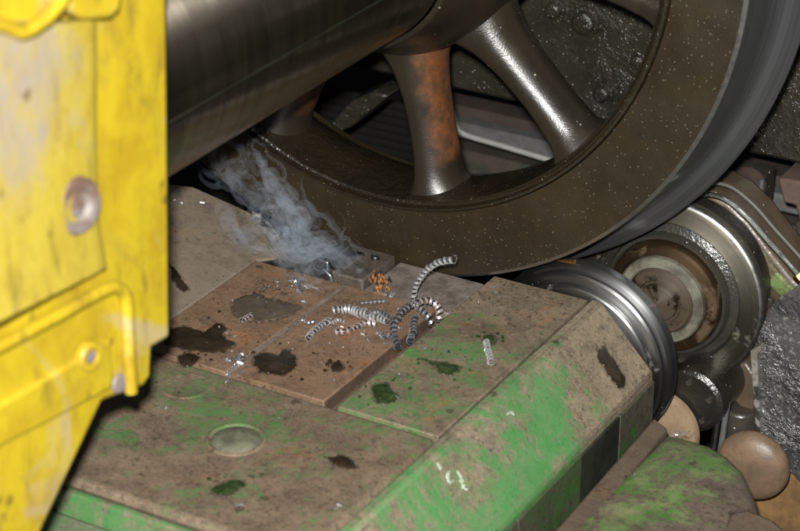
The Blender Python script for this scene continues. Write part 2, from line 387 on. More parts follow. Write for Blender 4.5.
def B(): return bmesh.new()

# ------------------------------------------------------------------ setting
bm = B(); box(bm, -6, 6, -4, 4, -.1, 0); tag(link('floor', bm, 'floor_dark'), 'dark oily workshop floor below the machine', 'floor', kind='structure')
bm = B()
for i in range(40): box(bm, -4 + i * .2, -4 + i * .2 + .185, 2.3, 2.36, 0, 4)
tag(link('wall', bm, 'wall_dark', bevel=.004), 'dark sheet wall far behind the wheel', 'wall', kind='structure')

# ------------------------------------------------------------------ the wheelset
WB = (0, 0, ZC - .5)
ws = thing('wheelset', WB, 'dark brown spoked railway wheel with a thick bare steel axle', 'wheelset')
C0 = (0, 0, ZC)
prof = [(.0, .407), (.0, .4945), (.0035, .4995), (.03, .5005), (.06, .502), (.09, .505), (.100, .510), (.107, .520), (.113, .5305), (.121, .5355), (.130, .534), (.138, .525), (.14, .512), (.14, .407)]
bm = B(); lathe(bm, prof, C0, 256, mats=[0, 1, 2, 2, 2, 2, 2, 2, 2, 2, 2, 2, 0, 0])
link('tyre', bm, ['wheel_brown', 'rim_edge', 'tread_steel'], ws, ang=30)
prof = [(.002, .4065), (-.0035, .4045), (-.004, .4010), (.004, .3990), (.0045, .3965), (-.001, .3945), (.001, .3920), (.012, .3905), (.030, .3885), (.055, .386), (.085, .3885), (.108, .394), (.118, .399), (.120, .4065)]
bm = B(); lathe(bm, prof, C0, 200); link('rim', bm, 'rim_grease', ws, ang=40)
prof = [(-.080, .152), (-.080, .158), (-.076, .1605), (-.03, .1725), (-.012, .184), (.0, .191), (.02, .1955), (.10, .1955), (.118, .186), (.118, .152)]
bm = B(); lathe(bm, prof, C0, 128); link('hub', bm, 'spoke_brown', ws, ang=50)
# axle: a cylinder with one shallow dark groove along it
bm = B(); n = 360; seam = 353
ring = []
for i in range(n):
    if i == seam:
        for da, r in ((-.49, .15), (-.44, .143), (.44, .143), (.49, .15)): ring.append((r * math.cos(R(i + da)), r * math.sin(R(i + da))))
    else: ring.append((.15 * math.cos(R(i)), .15 * math.sin(R(i))))
ys = [-.078, -.083, -.089, -2.6]; n = len(ring)
rows = [[bm.verts.new((x * q, y, ZC + z * q)) for x, z in ring] for y, q in zip(ys, (.985, .997, 1, 1))]
for a, b in zip(rows, rows[1:]):
    for i in range(n):
        f = bm.faces.new((a[i], a[(i + 1) % n], b[(i + 1) % n], b[i]))
        if i in (seam, seam + 1, seam + 2): f.material_index = 1
bm.faces.new(rows[-1])
link('axle', bm, ['axle_steel', 'panel_black'], ws, ang=25)
def spoke(ang, mat):
    # loft from the hub to the rim; d = radial direction, t = tangential
    a = R(ang) - math.pi / 2
    d = Vector((math.cos(a), 0, math.sin(a))); t = Vector((-math.sin(a), 0, math.cos(a)))
    st = [(a, b * .82, c, d) for a, b, c, d in [(.165, .070, .050, .058), (.185, .056, .046, .056), (.200, .0435, .043, .055), (.215, .0355, .041, .055), (.235, .0305, .039, .056), (.26, .0275, .037, .057), (.29, .0262, .036, .058), (.315, .0262, .035, .058),
          (.338, .0270, .0355, .058), (.355, .0290, .037, .058), (.368, .0300, .038, .058), (.378, .0325, .040, .057), (.386, .037, .042, .057), (.394, .045, .044, .057)]]
    bm = B(); rings = []; m = 28
    for r, wd, th, yc in st:
        ring = []
        for j in range(m):
            q = 2 * math.pi * j / m; cx, sy = math.cos(q), math.sin(q)
            e = .8
            off = t * (wd * math.copysign(abs(cx) ** e, cx)) + Vector((0, yc + th * math.copysign(abs(sy) ** e, sy), 0))
            off -= t * (.45 * wd * max(0, -sy) ** 1.4)
            p = d * r + off
            # the end rings follow the circle of the rim / hub
            s = r / math.hypot(p.x, p.z) if r > .36 or r < .2 else 1
            ring.append(bm.verts.new((p.x * s, p.y, p.z * s + ZC)))
        rings.append(ring)
    for p, q in zip(rings, rings[1:]):
        for j in range(m): bm.faces.new((p[j], p[(j + 1) % m], q[(j + 1) % m], q[j]))
    bm.faces.new(rings[0]); bm.faces.new(rings[-1])
    return link('spoke', bm, mat, ws, ang=60)
def rusty_spoke_mat(name, ang, side, amt):
    "greasy spoke with one flank gone to orange rust"
    k = N(name); a = R(ang) - math.pi / 2
    t = (-math.sin(a), 0, math.cos(a)); d = (math.cos(a), 0, math.sin(a))
    def dot(vec, off=0.0):
        x = k.n('ShaderNodeVectorMath', operation='DOT_PRODUCT'); k.lk(k.mp(loc=(0, 0, -.5)), x.inputs[0]); x.inputs[1].default_value = vec; return x.outputs['Value']
    tt = k.mth('MULTIPLY', dot(t), side); rr = dot(d)
    nz = k.noise(26, 6, .7, .4)
    pos = k.mth('ADD', tt, k.mth('MULTIPLY', k.mth('SUBTRACT', nz, .5), .03))
    m = k.mth('MULTIPLY', k.ramp(pos, .000, .020), k.ramp(k.mth('ADD', rr, k.mth('MULTIPLY', nz, .03)), .375, .350))
    c = k.mix(k.ramp(k.noise(9, 6, .65, .4), .35, .68), (.018, .0135, .0075), (.011, .0088, .006))
    rc = k.mix(k.ramp(k.noise(55, 5, .7), .36, .66), (.135, .043, .010), (.055, .024, .009))
    c = k.mix(k.mth('MULTIPLY', m, amt), c, rc)
    MAT[name] = k.set(c, k.mth('ADD', .34, k.mth('MULTIPLY', m, .25)), 0, k.bump(k.noise(420, 3, .7), .3, .0012), .3, .25, .5)
rusty_spoke_mat('spoke_rust_right', 10.3, 1, .9)
rusty_spoke_mat('spoke_rust_left', 8.5 - 36, 1, .9)
for i in range(10):
    spoke({0: 10.3, 9: -27.5}.get(i, 8.5 + 36 * i), {0: 'spoke_rust_right', 9: 'spoke_rust_left'}.get(i, 'spoke_brown'))

# ------------------------------------------------------------------ lathe saddle (green machine body under the wheel)
sd = thing('lathe_saddle', (0, 0, 0), 'large worn green machine body with brown plates under the wheel', 'lathe saddle')
bm = B(); prism(bm, [(x, -.660, z) for x, z in ((-.55, 0), (.40, 0), (.40, .640), (.3225, .7225), (.3065, .7225), (.3065, .702), (-.55, .702))], (0, .684, 0))
link('body', bm, 'green_chamfer', sd, bevel=.004, seg=2)
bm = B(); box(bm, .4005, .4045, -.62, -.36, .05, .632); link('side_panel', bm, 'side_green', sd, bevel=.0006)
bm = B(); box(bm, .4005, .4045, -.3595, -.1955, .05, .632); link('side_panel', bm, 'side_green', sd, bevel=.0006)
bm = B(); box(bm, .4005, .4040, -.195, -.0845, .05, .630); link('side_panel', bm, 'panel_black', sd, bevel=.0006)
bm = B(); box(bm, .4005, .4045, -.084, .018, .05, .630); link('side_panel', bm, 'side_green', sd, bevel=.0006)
bm = B(); box(bm, -.55, .3035, -.657, -.3735, .7025, .7205); link('front_plate', bm, 'grimy_green', sd, bevel=.010, seg=4)
bm = B(); box(bm, .1665, .3030, -.3705, .0220, .7025, .7200); link('top_plate', bm, 'green_plate', sd, bevel=.0015)
bm = B(); box(bm, -.128, .0065, -.3705, -.1000, .690, .7205); link('tool_plate', bm, 'brown_plate', sd, bevel=.0012)
bm = B(); box(bm, .0145, .1475, -.3705, -.1010, .680, .7212); link('tool_plate', bm, 'brown_plate', sd, bevel=.0012)
bm = B(); box(bm, .0070, .0140, -.3700, -.1005, .690, .7192); link('key_strip', bm, 'key_grey', sd)
bm = B(); box(bm, .14755, .1479, -.3690, -.1025, .680, .7185); link('plate_side', bm, 'dark_side', sd)
bm = B(); box(bm, .1480, .1660, -.3700, .010, .660, .7025); link('slot_floor', bm, 'brown_edge', sd)
# lower ledge in front
bm = B(); box(bm, -.55, .385, -.98, -.6605, 0, .676); link('front_ledge', bm, 'pale_green', sd, bevel=.008)
# round plugs in the front plate (lathe about Z)
def zdisc(bm, c, prof, n=48):
    rows = [[bm.verts.new((c[0] + r * math.cos(2 * math.pi * i / n), c[1] + r * math.sin(2 * math.pi * i / n), c[2] + z)) for i in range(n)] for r, z in prof]
    for a, b in zip(rows, rows[1:]):
        for i in range(n): bm.faces.new((a[i], a[(i + 1) % n], b[(i + 1) % n], b[i]))
    bm.faces.new(rows[-1]); return bm
for p, s in (((236, 440), 1.0), ((186, 386), .85)):
    c = on(p, 2, .7205)
    o = link('plug', zdisc(B(), c, [(.037 * s, -.002), (.0355 * s, .0015 if s == 1 else .0006), (.0325 * s, .0028 if s == 1 else .0009), (.030 * s, .0012 if s == 1 else .0004), (.029 * s, .0002)]), 'grimy_green', sd, ang=40)
    if s == 1: link('cap', zdisc(B(), c, [(.0295 * s, -.001), (.028 * s, .0012), (.024 * s, .0036), (.018 * s, .0055), (.008 * s, .0064)]), 'plug_dark', o, ang=40)
bm = B(); box(bm, -.145, .0365, -.0985, -.003, .7025, .7165); link('tool_bed', bm, 'tool_dark', sd, bevel=.002)
# tilted side plate on the left, rising away from the tool
SL = .24
def zs(x): return .7215 + SL * (-.1285 - x)
def on_tilt(p, lift=0.0):
    r = RT * ((p[0] - 400) / FPX) + UP * ((265.5 - p[1]) / FPX) + FW
    nrm = Vector((SL, 0, 1)); q = Vector((-.1285, 0, .7215 + lift))
    return CAM + r * ((q - CAM).dot(nrm) / r.dot(nrm))
poly = [Vector((-.1295, -.3705, zs(-.1295))), Vector((-.1295, -.098, zs(-.1295)))] + [on_tilt(p) for p in ((283, 258), (274, 238), (258, 217), (240, 208), (193, 187), (150, 182))]
poly += [Vector((-.55, poly[-1].y, zs(-.55))), Vector((-.55, -.3705, zs(-.55)))]
bm = B(); prism(bm, poly, (0, 0, -.03)); link('side_plate', bm, 'side_plate_paint', sd, bevel=.0008)
pa = [(252, 211), (260, 214), (272, 226), (284, 244), (292, 262), (297, 280), (287, 283), (281, 266), (274, 250), (263, 232), (254, 218)]
bm = B(); prism(bm, [on_tilt(p, .0015) for p in pa], (0, 0, -.03)); bmesh.ops.triangulate(bm, faces=[f for f in bm.faces if len(f.verts) > 4]); bmesh.ops.subdivide_edges(bm, edges=bm.edges, cuts=3, use_grid_fill=True)
for v_ in bm.verts: v_.co += Vector((.3, -.5, .8)) * (.0022 * mnoise.noise(v_.co * 110) + .0015 * mnoise.noise(v_.co * 260))
link('worn_edge', bm, 'worn_steel', sd, ang=25)
pa = [(264, 222), (276, 226), (290, 240), (304, 262), (312, 288), (298, 288), (292, 264), (283, 244)]
bm = B(); prism(bm, [on_tilt(p, -.006) for p in pa], (0, 0, -.04)); link('stepped_edge', bm, 'tool_dark', sd, bevel=.003)

# ------------------------------------------------------------------ cutting tool
ct = thing('cutting_tool', (.05, -.06, .60), 'dark steel cutting tool touching the underside of the wheel', 'cutting tool')
bm = B(); box(bm, -.044, .036, -.0965, -.012, .60, .732); link('tool_block', bm, 'tool_dirty', ct, bevel=.003)
bm = B(); box(bm, .0375, .1655, -.0990, -.0030, .60, .7188); link('tool_holder', bm, 'smeared_steel', ct, bevel=.002)
bm = B(); prism(bm, [on(p, 1, -.10) for p in ((302, 270), (316, 258), (328, 262), (331, 292), (312, 296), (300, 290))], (0, .06, 0)); link('clamp', bm, 'tool_dark', ct, bevel=.003)
bm = B(); prism(bm, [on(p, 1, -.102) for p in ((312, 276), (322, 268), (331, 276), (334, 290), (322, 293))], (0, .03, .004)); link('clamp_shim', bm, 'tool_dark', ct, bevel=.002)
bm = B(); prism(bm, [on(p, 1, -.080) for p in ((318, 262), (345, 268), (352, 283), (330, 290), (318, 278))], (0, .05, .002)); link('clamp_shim', bm, 'tool_dark', ct, bevel=.002)
for x_, y_ in ((-.022, -.075), (.018, -.075), (-.022, -.035), (.018, -.035)):
    bm = B(); cyl(bm, (x_, y_, .731), (0, 0, 1), .0062, .006, 20); link('screw', bm, 'tool_dark', ct, bevel=.001)
q = on((386, 294), 1, -.10); bm = B(); prism(bm, [q + Vector(v) for v in ((-.010, 0, -.01), (.008, 0, -.008), (.009, 0, -.002), (.002, 0, .000), (-.008, 0, -.001))], (0, .012, 0)); link('insert', bm, 'worn_steel', ct, bevel=.001)

# ------------------------------------------------------------------ drive rollers
def roller(base, label, parts):
    o = thing('drive_roller', base, label, 'roller', 'steel friction rollers carrying the wheel')
    for nm, mat, prof, ang in parts:
        bm = B(); lathe(bm, prof, base, 128, closed=False); link(nm, bm, mat, o, ang=ang)
    return o
roller((.282, .026, .619), 'bright grooved steel roller half hidden behind the green machine body', [
    ('disc', 'roller_steel', [(0, .02), (0, .108), (.002, .1105), (.006, .1105), (.007, .108), (.010, .108), (.0115, .1205), (.014, .1235), (.018, .1245), (.0195, .1225), (.022, .1225), (.0235, .1275), (.028, .1315), (.031, .1327), (.042, .1327), (.046, .130), (.046, .02)], 25),
    ('shaft', 'dark_iron', [(.096, .04), (.17, .04)], 30)])
o = roller((.343, .163, .664), 'large dished steel roller with a bronze ring and rusty hub', [
    ('disc', 'roller_face', [(.038, .1005), (.033, .1015), (.031, .104), (.0325, .110), (.034, .122), (.035, .128), (.037, .131), (.040, .1325), (.052, .1325), (.052, .02)], 25),
    ('seal', 'seal_black', [(.050, .079), (.026, .0795), (.022, .082), (.022, .0865), (.027, .0885), (.031, .090), (.033, .094), (.036, .1003)], 25),
    ('rim_edge', 'rim_edge', [(.0352, .1290), (.0362, .1312), (.0385, .1332), (.0410, .1335)], 40),
    ('ring', 'ring_bronze', [(.044, .0785), (.012, .0785), (.008, .076), (.007, .066), (.010, .0635), (.03, .0635)], 30),
    ('collar', 'pale_ring', [(.03, .0632), (.004, .0625), (.000, .060), (-.001, .050), (.002, .0475), (.02, .0475)], 30),
    ('hub', 'hub_grime', [(.02, .0472), (.003, .0468), (-.001, .0445), (-.002, .032), (.001, .0305), (.001, .0275), (-.006, .0265), (-.008, .024), (-.008, .0001)], 25)])
# ------------------------------------------------------------------ roller arm, hose and the parts round it
ar = thing('roller_arm', (.45, .30, .0), 'greasy brown and green swing arm behind the dished roller', 'machine arm')
pp = [(640, 215), (668, 196), (690, 188), (708, 192), (728, 203), (748, 222), (768, 248), (792, 278), (815, 300), (830, 345), (800, 372), (770, 392), (730, 402), (690, 395), (650, 350)]
bm = B(); prism(bm, [on(p, 1, .262) for p in pp], (0, .09, 0)); link('arm', bm, 'arm_brown', ar, bevel=.008, seg=3)
pp = [(724, 224), (740, 226), (757, 245), (777, 272), (800, 296), (815, 312), (808, 322), (786, 304), (768, 286), (757, 265)]
worn_paint('arm_green', (.10, .17, .045), (.14, .18, .07), (.10, .07, .045), (.16, .07, .03), .5, 26)
bm = B(); prism(bm, [on(p, 1, .258) for p in pp], (0, .02, 0)); link('flange', bm, 'arm_green', ar, bevel=.004)
bm = B(); lathe(bm, [(0, .02), (0, .118), (.01, .122), (.04, .122), (.04, .02)], (.343, .217, .664), 96, closed=False); link('backing_disc', bm, 'black_grease', ar, ang=30)
for p in ((770, 300), (789, 322)):
    c = on(p, 1, .26); bm = B(); cyl(bm, c, (0, -1, 0), .008, .010, 6); link('bolt', bm, 'dark_iron', ar, bevel=.001)
path = spline([on(p, 1, .235) for p in ((698, 196), (712, 195), (728, 201), (748, 218), (768, 241), (788, 263), (799, 276))], 8)
hs = thing('oil_hose', path[0], 'thin steel braided hose curving over the dished roller', 'hose')
bm = B(); tube(bm, path, .0038, 10); link('hose', bm, 'chrome', hs)
bm = B(); d = (path[-1] - path[-4]).normalized(); cyl(bm, path[-1] - d * .004, d, .0085, .02, 6); link('fitting', bm, 'brass', hs, bevel=.001)
path2 = [p + Vector((.004, .012, .013)) for p in path]
bm = B(); tube(bm, path2, .0025, 10); link('hose', bm, 'hose', hs)

# bracket, ring and rusty block under the frame at upper right
br = thing('pipe_bracket', on((733, 200), 1, .42), 'small dark bracket with a round rusty collar under the frame', 'bracket')
c = on((735, 197), 1, .40)
bm = B(); lathe(bm, [(0, .012), (0, .026), (.004, .031), (.012, .031), (.016, .027), (.05, .027), (.05, .012)], c, 40); link('collar', bm, 'rust_block', br, ang=30)
c = on((746, 213), 1, .385)
bm = B(); lathe(bm, [(0, .001), (0, .014), (.004, .017), (.03, .017)], c, 32, closed=False); link('nut', bm, 'arm_brown', br)
bm = B(); box(bm, *(lambda a, b: (a.x, b.x, .44, .50, b.z, a.z))(on((722, 172), 1, .44), on((758, 214), 1, .44))); link('plate', bm, 'dark_iron', br, bevel=.003)
a, b = on((757, 178), 1, .43), on((760, 205), 1, .43); bm = B(); cyl(bm, b, (0, 0, 1), .0035, a.z - b.z, 10); link('rod', bm, 'pipe_grey', br)
bk = thing('brake_block', on((795, 210), 1, .36), 'rusty brown block hanging at the right under the frame', 'block')
pp = [(777, 178), (830, 186), (834, 232), (800, 226), (795, 206), (783, 203)]
bm = B(); prism(bm, [on(p, 1, .36) for p in pp], (0, .08, 0)); link('block', bm, 'rust_block', bk, bevel=.004)
c = on((783, 238), 1, .36); bm = B(); cyl(bm, c, (.3, -1, .1), .011, .03, 20); link('pin', bm, 'pipe_grey', bk, bevel=.002)
bm = B(); prism(bm, [on(p, 1, .44) for p in ((795, 222), (830, 222), (830, 275), (797, 262))], (0, .05, 0)); link('hanger', bm, 'dark_iron', bk, bevel=.003)

# grey casting on the right
gc = thing('rough_casting', on((785, 440), 1, .06), 'rough grey glittering casting at the right edge', 'casting')
pp = [(752, 352), (759, 346), (764, 322), (774, 303), (790, 315), (815, 334), (830, 480), (800, 482), (772, 455), (757, 436)]
bm = B(); prism(bm, [on(p, 1, .05) for p in pp], (.015, .14, 0))
bmesh.ops.triangulate(bm, faces=[f for f in bm.faces if len(f.verts) > 4]); bmesh.ops.subdivide_edges(bm, edges=bm.edges, cuts=6, use_grid_fill=True)
for v in bm.verts: v.co += Vector((0, 1, .4)) * (.004 * mnoise.noise(v.co * 45) + .005 * mnoise.noise(v.co * 18))
link('block', bm, 'grey_casting', gc, ang=50)
bm = B(); prism(bm, [on(p, 1, .04) for p in ((750, 351), (760, 346), (761, 351), (757, 354), (760, 432), (756, 436))], (0, .03, 0)); link('lip', bm, 'worn_steel', gc, bevel=.001)

# dark boss, tan disc and rods below the rollers
bs = thing('dark_boss', on((700, 400), 1, .16), 'greasy black cylinder below the dished roller', 'cylinder')
c = on((690, 402), 1, .135); bm = B(); lathe(bm, [(0, .001), (0, .040), (.004, .046), (.03, .048), (.032, .044), (.12, .044)], c, 48, closed=False); link('boss', bm, 'black_grease', bs, ang=30)
for q_ in range(5):
    a_ = 2 * math.pi * q_ / 5 + .4; bm = B(); cyl(bm, Vector((c.x + .030 * math.cos(a_), c.y + .001, c.z + .030 * math.sin(a_))), (0, -1, 0), .0045, .005, 6); link('bolt', bm, 'dark_iron', bs)
c2 = on((728, 398), 1, .20); bm = B(); prism(bm, [on(p, 1, .22) for p in ((700, 380), (745, 362), (758, 380), (752, 420), (735, 402), (715, 418), (700, 425))], (0, .05, 0)); link('web', bm, 'arm_brown', bs, bevel=.004)
td = thing('pressed_disc', on((672, 425), 1, .12), 'plain tan disc peeping out under the grooved roller', 'disc')
c = on((655, 432), 1, .115); bm = B(); lathe(bm, [(.002, .001), (0, .040), (.002, .0565), (.006, .059), (.014, .0595), (.018, .057), (.018, .001)], c, 64, closed=False); link('disc', bm, 'tan_disc', td, ang=30)
for i, (p, lb, m, r) in enumerate((((709, 440), 'thin bright rod left of the other between disc and knob', 'chrome', .0045), ((717, 440), 'thin grey rod beside the brown knob, right of the bright one', 'pipe_grey', .0042))):
    a = on(p, 1, .16); bm = B(); cyl(bm, a - Vector((0, 0, .12)), (.06, 0, 1), r, .185, 12)
    tag(link('steel_rod', bm, m, origin=a - Vector((0, 0, .12))), lb, 'rod', 'upright rods by the knob')
ml = thing('pump_motor', on((737, 425), 1, .22), 'dark round motor body in shadow behind the knob', 'motor')
c = on((740, 425), 1, .22); bm = B(); cyl(bm, c - Vector((0, 0, .2)), (0, 0, 1), .026, .23, 28); link('barrel', bm, 'dark_iron', ml, bevel=.004)

# lower right casting
lc = thing('slide_casting', (.53, -.2, 0), 'domed green and brown casting at the lower right corner', 'casting')
Z1 = .61
out = [on(p, 2, Z1) for p in ((668, 431), (690, 436), (712, 443), (730, 454), (746, 470), (757, 492), (765, 520), (775, 560), (770, 640))] + [on((575, 640), 2, Z1), on((572, 528), 2, Z1)]
bm = B(); cen = Vector((.53, -.22, Z1))
rings = []
for s, dz in ((1.0, -.5), (1.0, -.03), (.985, -.012), (.95, -.002), (.88, .004), (.7, .009), (.45, .012), (.2, .014)):
    rings.append([bm.verts.new(cen + (p - cen) * s + Vector((0, 0, dz))) for p in out])
for a, b in zip(rings, rings[1:]):
    for i in range(len(out)): bm.faces.new((a[i], a[(i + 1) % len(out)], b[(i + 1) % len(out)], b[i]))
bm.faces.new(rings[-1]); bmesh.ops.subdivide_edges(bm, edges=bm.edges, cuts=1, use_grid_fill=True, smooth=.3)
link('casting', bm, 'green_casting', lc, ang=60)
rp = [(654, 417), (668, 428), (570, 545), (540, 600), (520, 600), (555, 530)]
bm = B(); prism(bm, [on(p, 2, Z1 + .004) for p in rp], (0, 0, -.4)); link('edge_strip', bm, 'brown_edge', lc, bevel=.004, seg=3)
pp = [on(p, 2, Z1 + .012) for p in ((722, 531), (730, 512), (748, 509), (775, 520), (800, 545), (800, 600), (715, 600))]
bm = B(); prism(bm, pp, (0, 0, -.06)); link('lug', bm, 'brown_edge', lc, bevel=.005)
# knob
kn = thing('hand_knob', on((752, 467), 1, .02), 'smooth brown mushroom knob beside the green casting', 'knob')
c = on((752, 467), 1, .02); ax = (-FW + RT * -.55 + UP * -.45).normalized()
prof = [(.001, .030), (.012, .0295), (.024, .027), (.036, .021), (.0425, .014), (.0455, .006), (.0462, 0), (.0448, -.006), (.038, -.013), (.022, -.017), (.014, -.022), (.013, -.07)]
u = ax.orthogonal().normalized(); v = ax.cross(u); bm = B()
rows = [[bm.verts.new(c + ax * (h * .72 - .006) + (u * math.cos(2 * math.pi * i / 64) + v * math.sin(2 * math.pi * i / 64)) * r * 1.04) for i in range(64)] for r, h in prof]
for a, b in zip(rows, rows[1:]):
    for i in range(64): bm.faces.new((a[i], a[(i + 1) % 64], b[(i + 1) % 64], b[i]))
bm.faces.new(rows[0]); bm.faces.new(rows[-1]); link('knob', bm, 'knob_brown', kn, ang=60)
bm = B(); prism(bm, [on(p, 1, .08) for p in ((770, 478), (820, 470), (820, 620), (745, 620), (752, 500))], (0, .1, 0)); tag(link('rust_guard', bm, 'rust_tray', origin=(.55, .1, .4), bevel=.004), 'rusty orange sheet in the corner below the knob', 'guard')

# ------------------------------------------------------------------ vehicle frame and bars behind the wheel
fr = thing('vehicle_frame', (0, .42, .8), 'greasy dark frame plate with bolts behind the wheel spokes', 'vehicle frame')
bm = B(); box(bm, -1.6, 2.2, .40, .46, .7955, 2.2)
bmesh.ops.subdivide_edges(bm, edges=[e for e in bm.edges if abs((e.verts[0].co - e.verts[1].co).x) > 1], cuts=40)
link('side_plate', bm, 'frame_dark', fr, bevel=.006)
for p, r in (((586, 21), .017), ((604, 92), .012), ((640, 60), .010), ((556, 8), .012), ((775, 78), .012)):
    c = on(p, 1, .40); o = None
    bm = B(); lathe(bm, [(0, r * 1.35), (-.004, r * 1.3), (-.0042, r), (-.014, r * .96), (-.017, r * .7), (-.0175, .001)], c, 28, closed=False); link('bolt', bm, 'frame_dark', fr, ang=30)
def bar(name, p, y, h, d, mat, label, cat, x0=-1.4, x1=1.2, M=None):
    q = on(p, 1, y); x0 = on((438, p[1]), 1, y).x; bm = B(); box(bm, x0, x1, y, y + d, q.z - h, q.z)
    return tag(link(name, bm, mat, origin=(0, y, q.z - h), bevel=.004), label, cat)
bar('crossbar', (460, 106), .60, .040, .05, 'bar_brown', 'brown speckled steel crossbar seen between the spokes', 'bar')
bar('crossbar', (463, 123), .56, .028, .03, 'pipe_grey', 'grey flat crossbar just below the brown one', 'bar')
a, b = on((463, 134), 1, .53), on((556, 162), 1, .53)
path = spline([a + Vector((-.02, 0, .035)), a + Vector((-.012, 0, .012)), a + Vector((.003, 0, 0)), (a + b) / 2, b, b + (b - a)], 8)
bm = B(); tube(bm, path, .0045, 10); tag(link('oil_pipe', bm, 'pale_pipe', origin=a), 'thin bright bent pipe below the grey crossbar', 'pipe')
bar('sole_beam', (463, 150), .62, .18, .1, 'pit_green', 'dim green and brown beam at the bottom of the spoke gap', 'beam')
pp = [(330, 122), (352, 100), (372, 92), (388, 96), (372, 110), (350, 128), (336, 134)]
bm = B(); prism(bm, [on(p, 1, .34) for p in pp], (0, .06, 0)); tag(link('brake_hanger', bm, 'frame_dark', origin=on((355, 120), 1, .34), bevel=.004), 'slanted dark greasy bracket between the left spokes', 'bracket')
bm = B()
qa = on((330, 100), 1, .66); qb = on((430, 190), 1, .66)
sp = thing('slatted_panel', (qa.x, .66, qb.z), 'dark grey slatted panel seen through the left spoke gap', 'panel')
zz = qb.z - .1
while zz < qa.z + .02:
    bm = B(); box(bm, qa.x - .15, qb.x + .02, .66, .67, zz, zz + .0125); link('slat', bm, 'wall_dark', sp, bevel=.002); zz += .0145

# small brass nozzle under the tyre
a = on((575, 262), 1, .02); nz = thing('oil_nozzle', a, 'tiny brass nozzle between the tyre and the grooved roller', 'nozzle')
bm = B(); d = Vector((-.9, -.05, -.12)).normalized(); tube2(bm, [a, a + d * .004, a + d * .024], [.0035, .0033, .0008], 14); link('tip', bm, 'brass', nz)

# ------------------------------------------------------------------ yellow housing in the foreground
XY = .21
yb = (XY, -.85, 0)
yh = thing('yellow_housing', yb, 'yellow painted machine housing with bolts, blurred in the left foreground', 'machine housing')
def oy(p, x=XY): return on(p, 0, x)
pp = [(-60, -60), (167, -60), (169, 120), (171, 338), (153, 348), (152, 377), (145, 387), (103, 402), (36, 545), (0, 640), (-60, 640)]
bm = B(); prism(bm, [oy(p) for p in pp], (-.03, 0, 0)); link('plate', bm, 'yellow_paint', yh, bevel=.006, seg=3)
# swollen side: leans out toward the left
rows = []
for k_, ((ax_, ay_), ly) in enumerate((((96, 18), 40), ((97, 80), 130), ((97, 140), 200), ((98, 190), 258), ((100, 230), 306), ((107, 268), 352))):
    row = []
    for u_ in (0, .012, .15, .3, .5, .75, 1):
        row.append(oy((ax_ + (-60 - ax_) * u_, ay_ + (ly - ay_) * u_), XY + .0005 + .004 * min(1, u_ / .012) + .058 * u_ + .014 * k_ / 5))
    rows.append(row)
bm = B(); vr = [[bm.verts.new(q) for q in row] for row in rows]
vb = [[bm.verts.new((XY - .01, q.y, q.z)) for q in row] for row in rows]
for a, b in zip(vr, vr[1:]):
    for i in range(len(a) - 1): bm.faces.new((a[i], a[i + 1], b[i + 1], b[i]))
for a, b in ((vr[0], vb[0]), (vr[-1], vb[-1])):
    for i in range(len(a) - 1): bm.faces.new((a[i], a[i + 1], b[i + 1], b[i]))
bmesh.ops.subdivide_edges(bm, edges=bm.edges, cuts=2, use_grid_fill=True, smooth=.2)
link('bulge', bm, 'yellow_overlit', yh, ang=40)
path = spline([oy(p, XY + .006) for p in ((-60, 376), (0, 346), (60, 314), (104, 290), (118, 288), (126, 298), (128, 330), (130, 372), (131, 392))], 6)
bm = B(); tube(bm, path, .0065, 12); link('frame_bead', bm, 'yellow_paint', yh)
bm = B(); prism(bm, [oy(p, XY + .006) for p in ((-60, 440), (84, 356), (100, 346), (112, 338), (114, 388), (100, 396), (-60, 480))], (-.012, 0, 0)); link('rail', bm, 'yellow_paint', yh, bevel=.004, seg=3)
def ybolt(p, x, r, mats, inner):
    c = oy(p, x); n = Vector((1, -.12, .05)).normalized()
    o = None
    bm = B(); u = n.orthogonal().normalized(); v = n.cross(u)
    rows = [[bm.verts.new(c + n * h + (u * math.cos(2 * math.pi * i / 40) + v * math.sin(2 * math.pi * i / 40)) * q) for i in range(40)] for q, h in inner]
    for a, b in zip(rows, rows[1:]):
        for i in range(40): bm.faces.new((a[i], a[(i + 1) % 40], b[(i + 1) % 40], b[i]))
    bm.faces.new(rows[-1]); return link('bolt', bm, mats, yh, ang=40)
ybolt((77, 206), XY + .0235, .02, 'bolt_grey', [(.0265, -.012), (.0265, .002), (.0245, .0045), (.0165, .004), (.0145, -.001), (.012, -.004), (.0105, .000), (.006, .001)])
o = ybolt((89, 356), XY + .008, .012, 'yellow_paint', [(.0145, -.003), (.0145, .003), (.0128, .005), (.0085, .005), (.0075, .0005), (.001, .0005)])
c = oy((89, 356), XY + .0095); bm = B(); cyl(bm, c, (1, -.12, .05), .0065, .003, 6); link('socket', bm, 'bolt_grey', o)
ybolt((118, 383), XY + .0, .012, 'bolt_grey', [(.010, -.002), (.010, .0025), (.0085, .004), (.001, .0045)])
# handle bar and lip at the top
path = spline([oy(p, XY + .045) for p in ((-60, 24), (0, 25), (22, 32), (38, 24), (52, 12), (64, -6), (70, -40))], 6)
bm = B(); tube(bm, path, .0062, 12); link('handle_bar', bm, 'yellow_bar_paint', yh)
bm = B(); prism(bm, [oy(p, XY + .030) for p in ((66, -60), (130, -60), (122, 12), (112, 20), (84, 20), (68, 8))], (-.03, 0, 0)); link('lip', bm, 'yellow_bar_paint', yh, bevel=.006, seg=3)

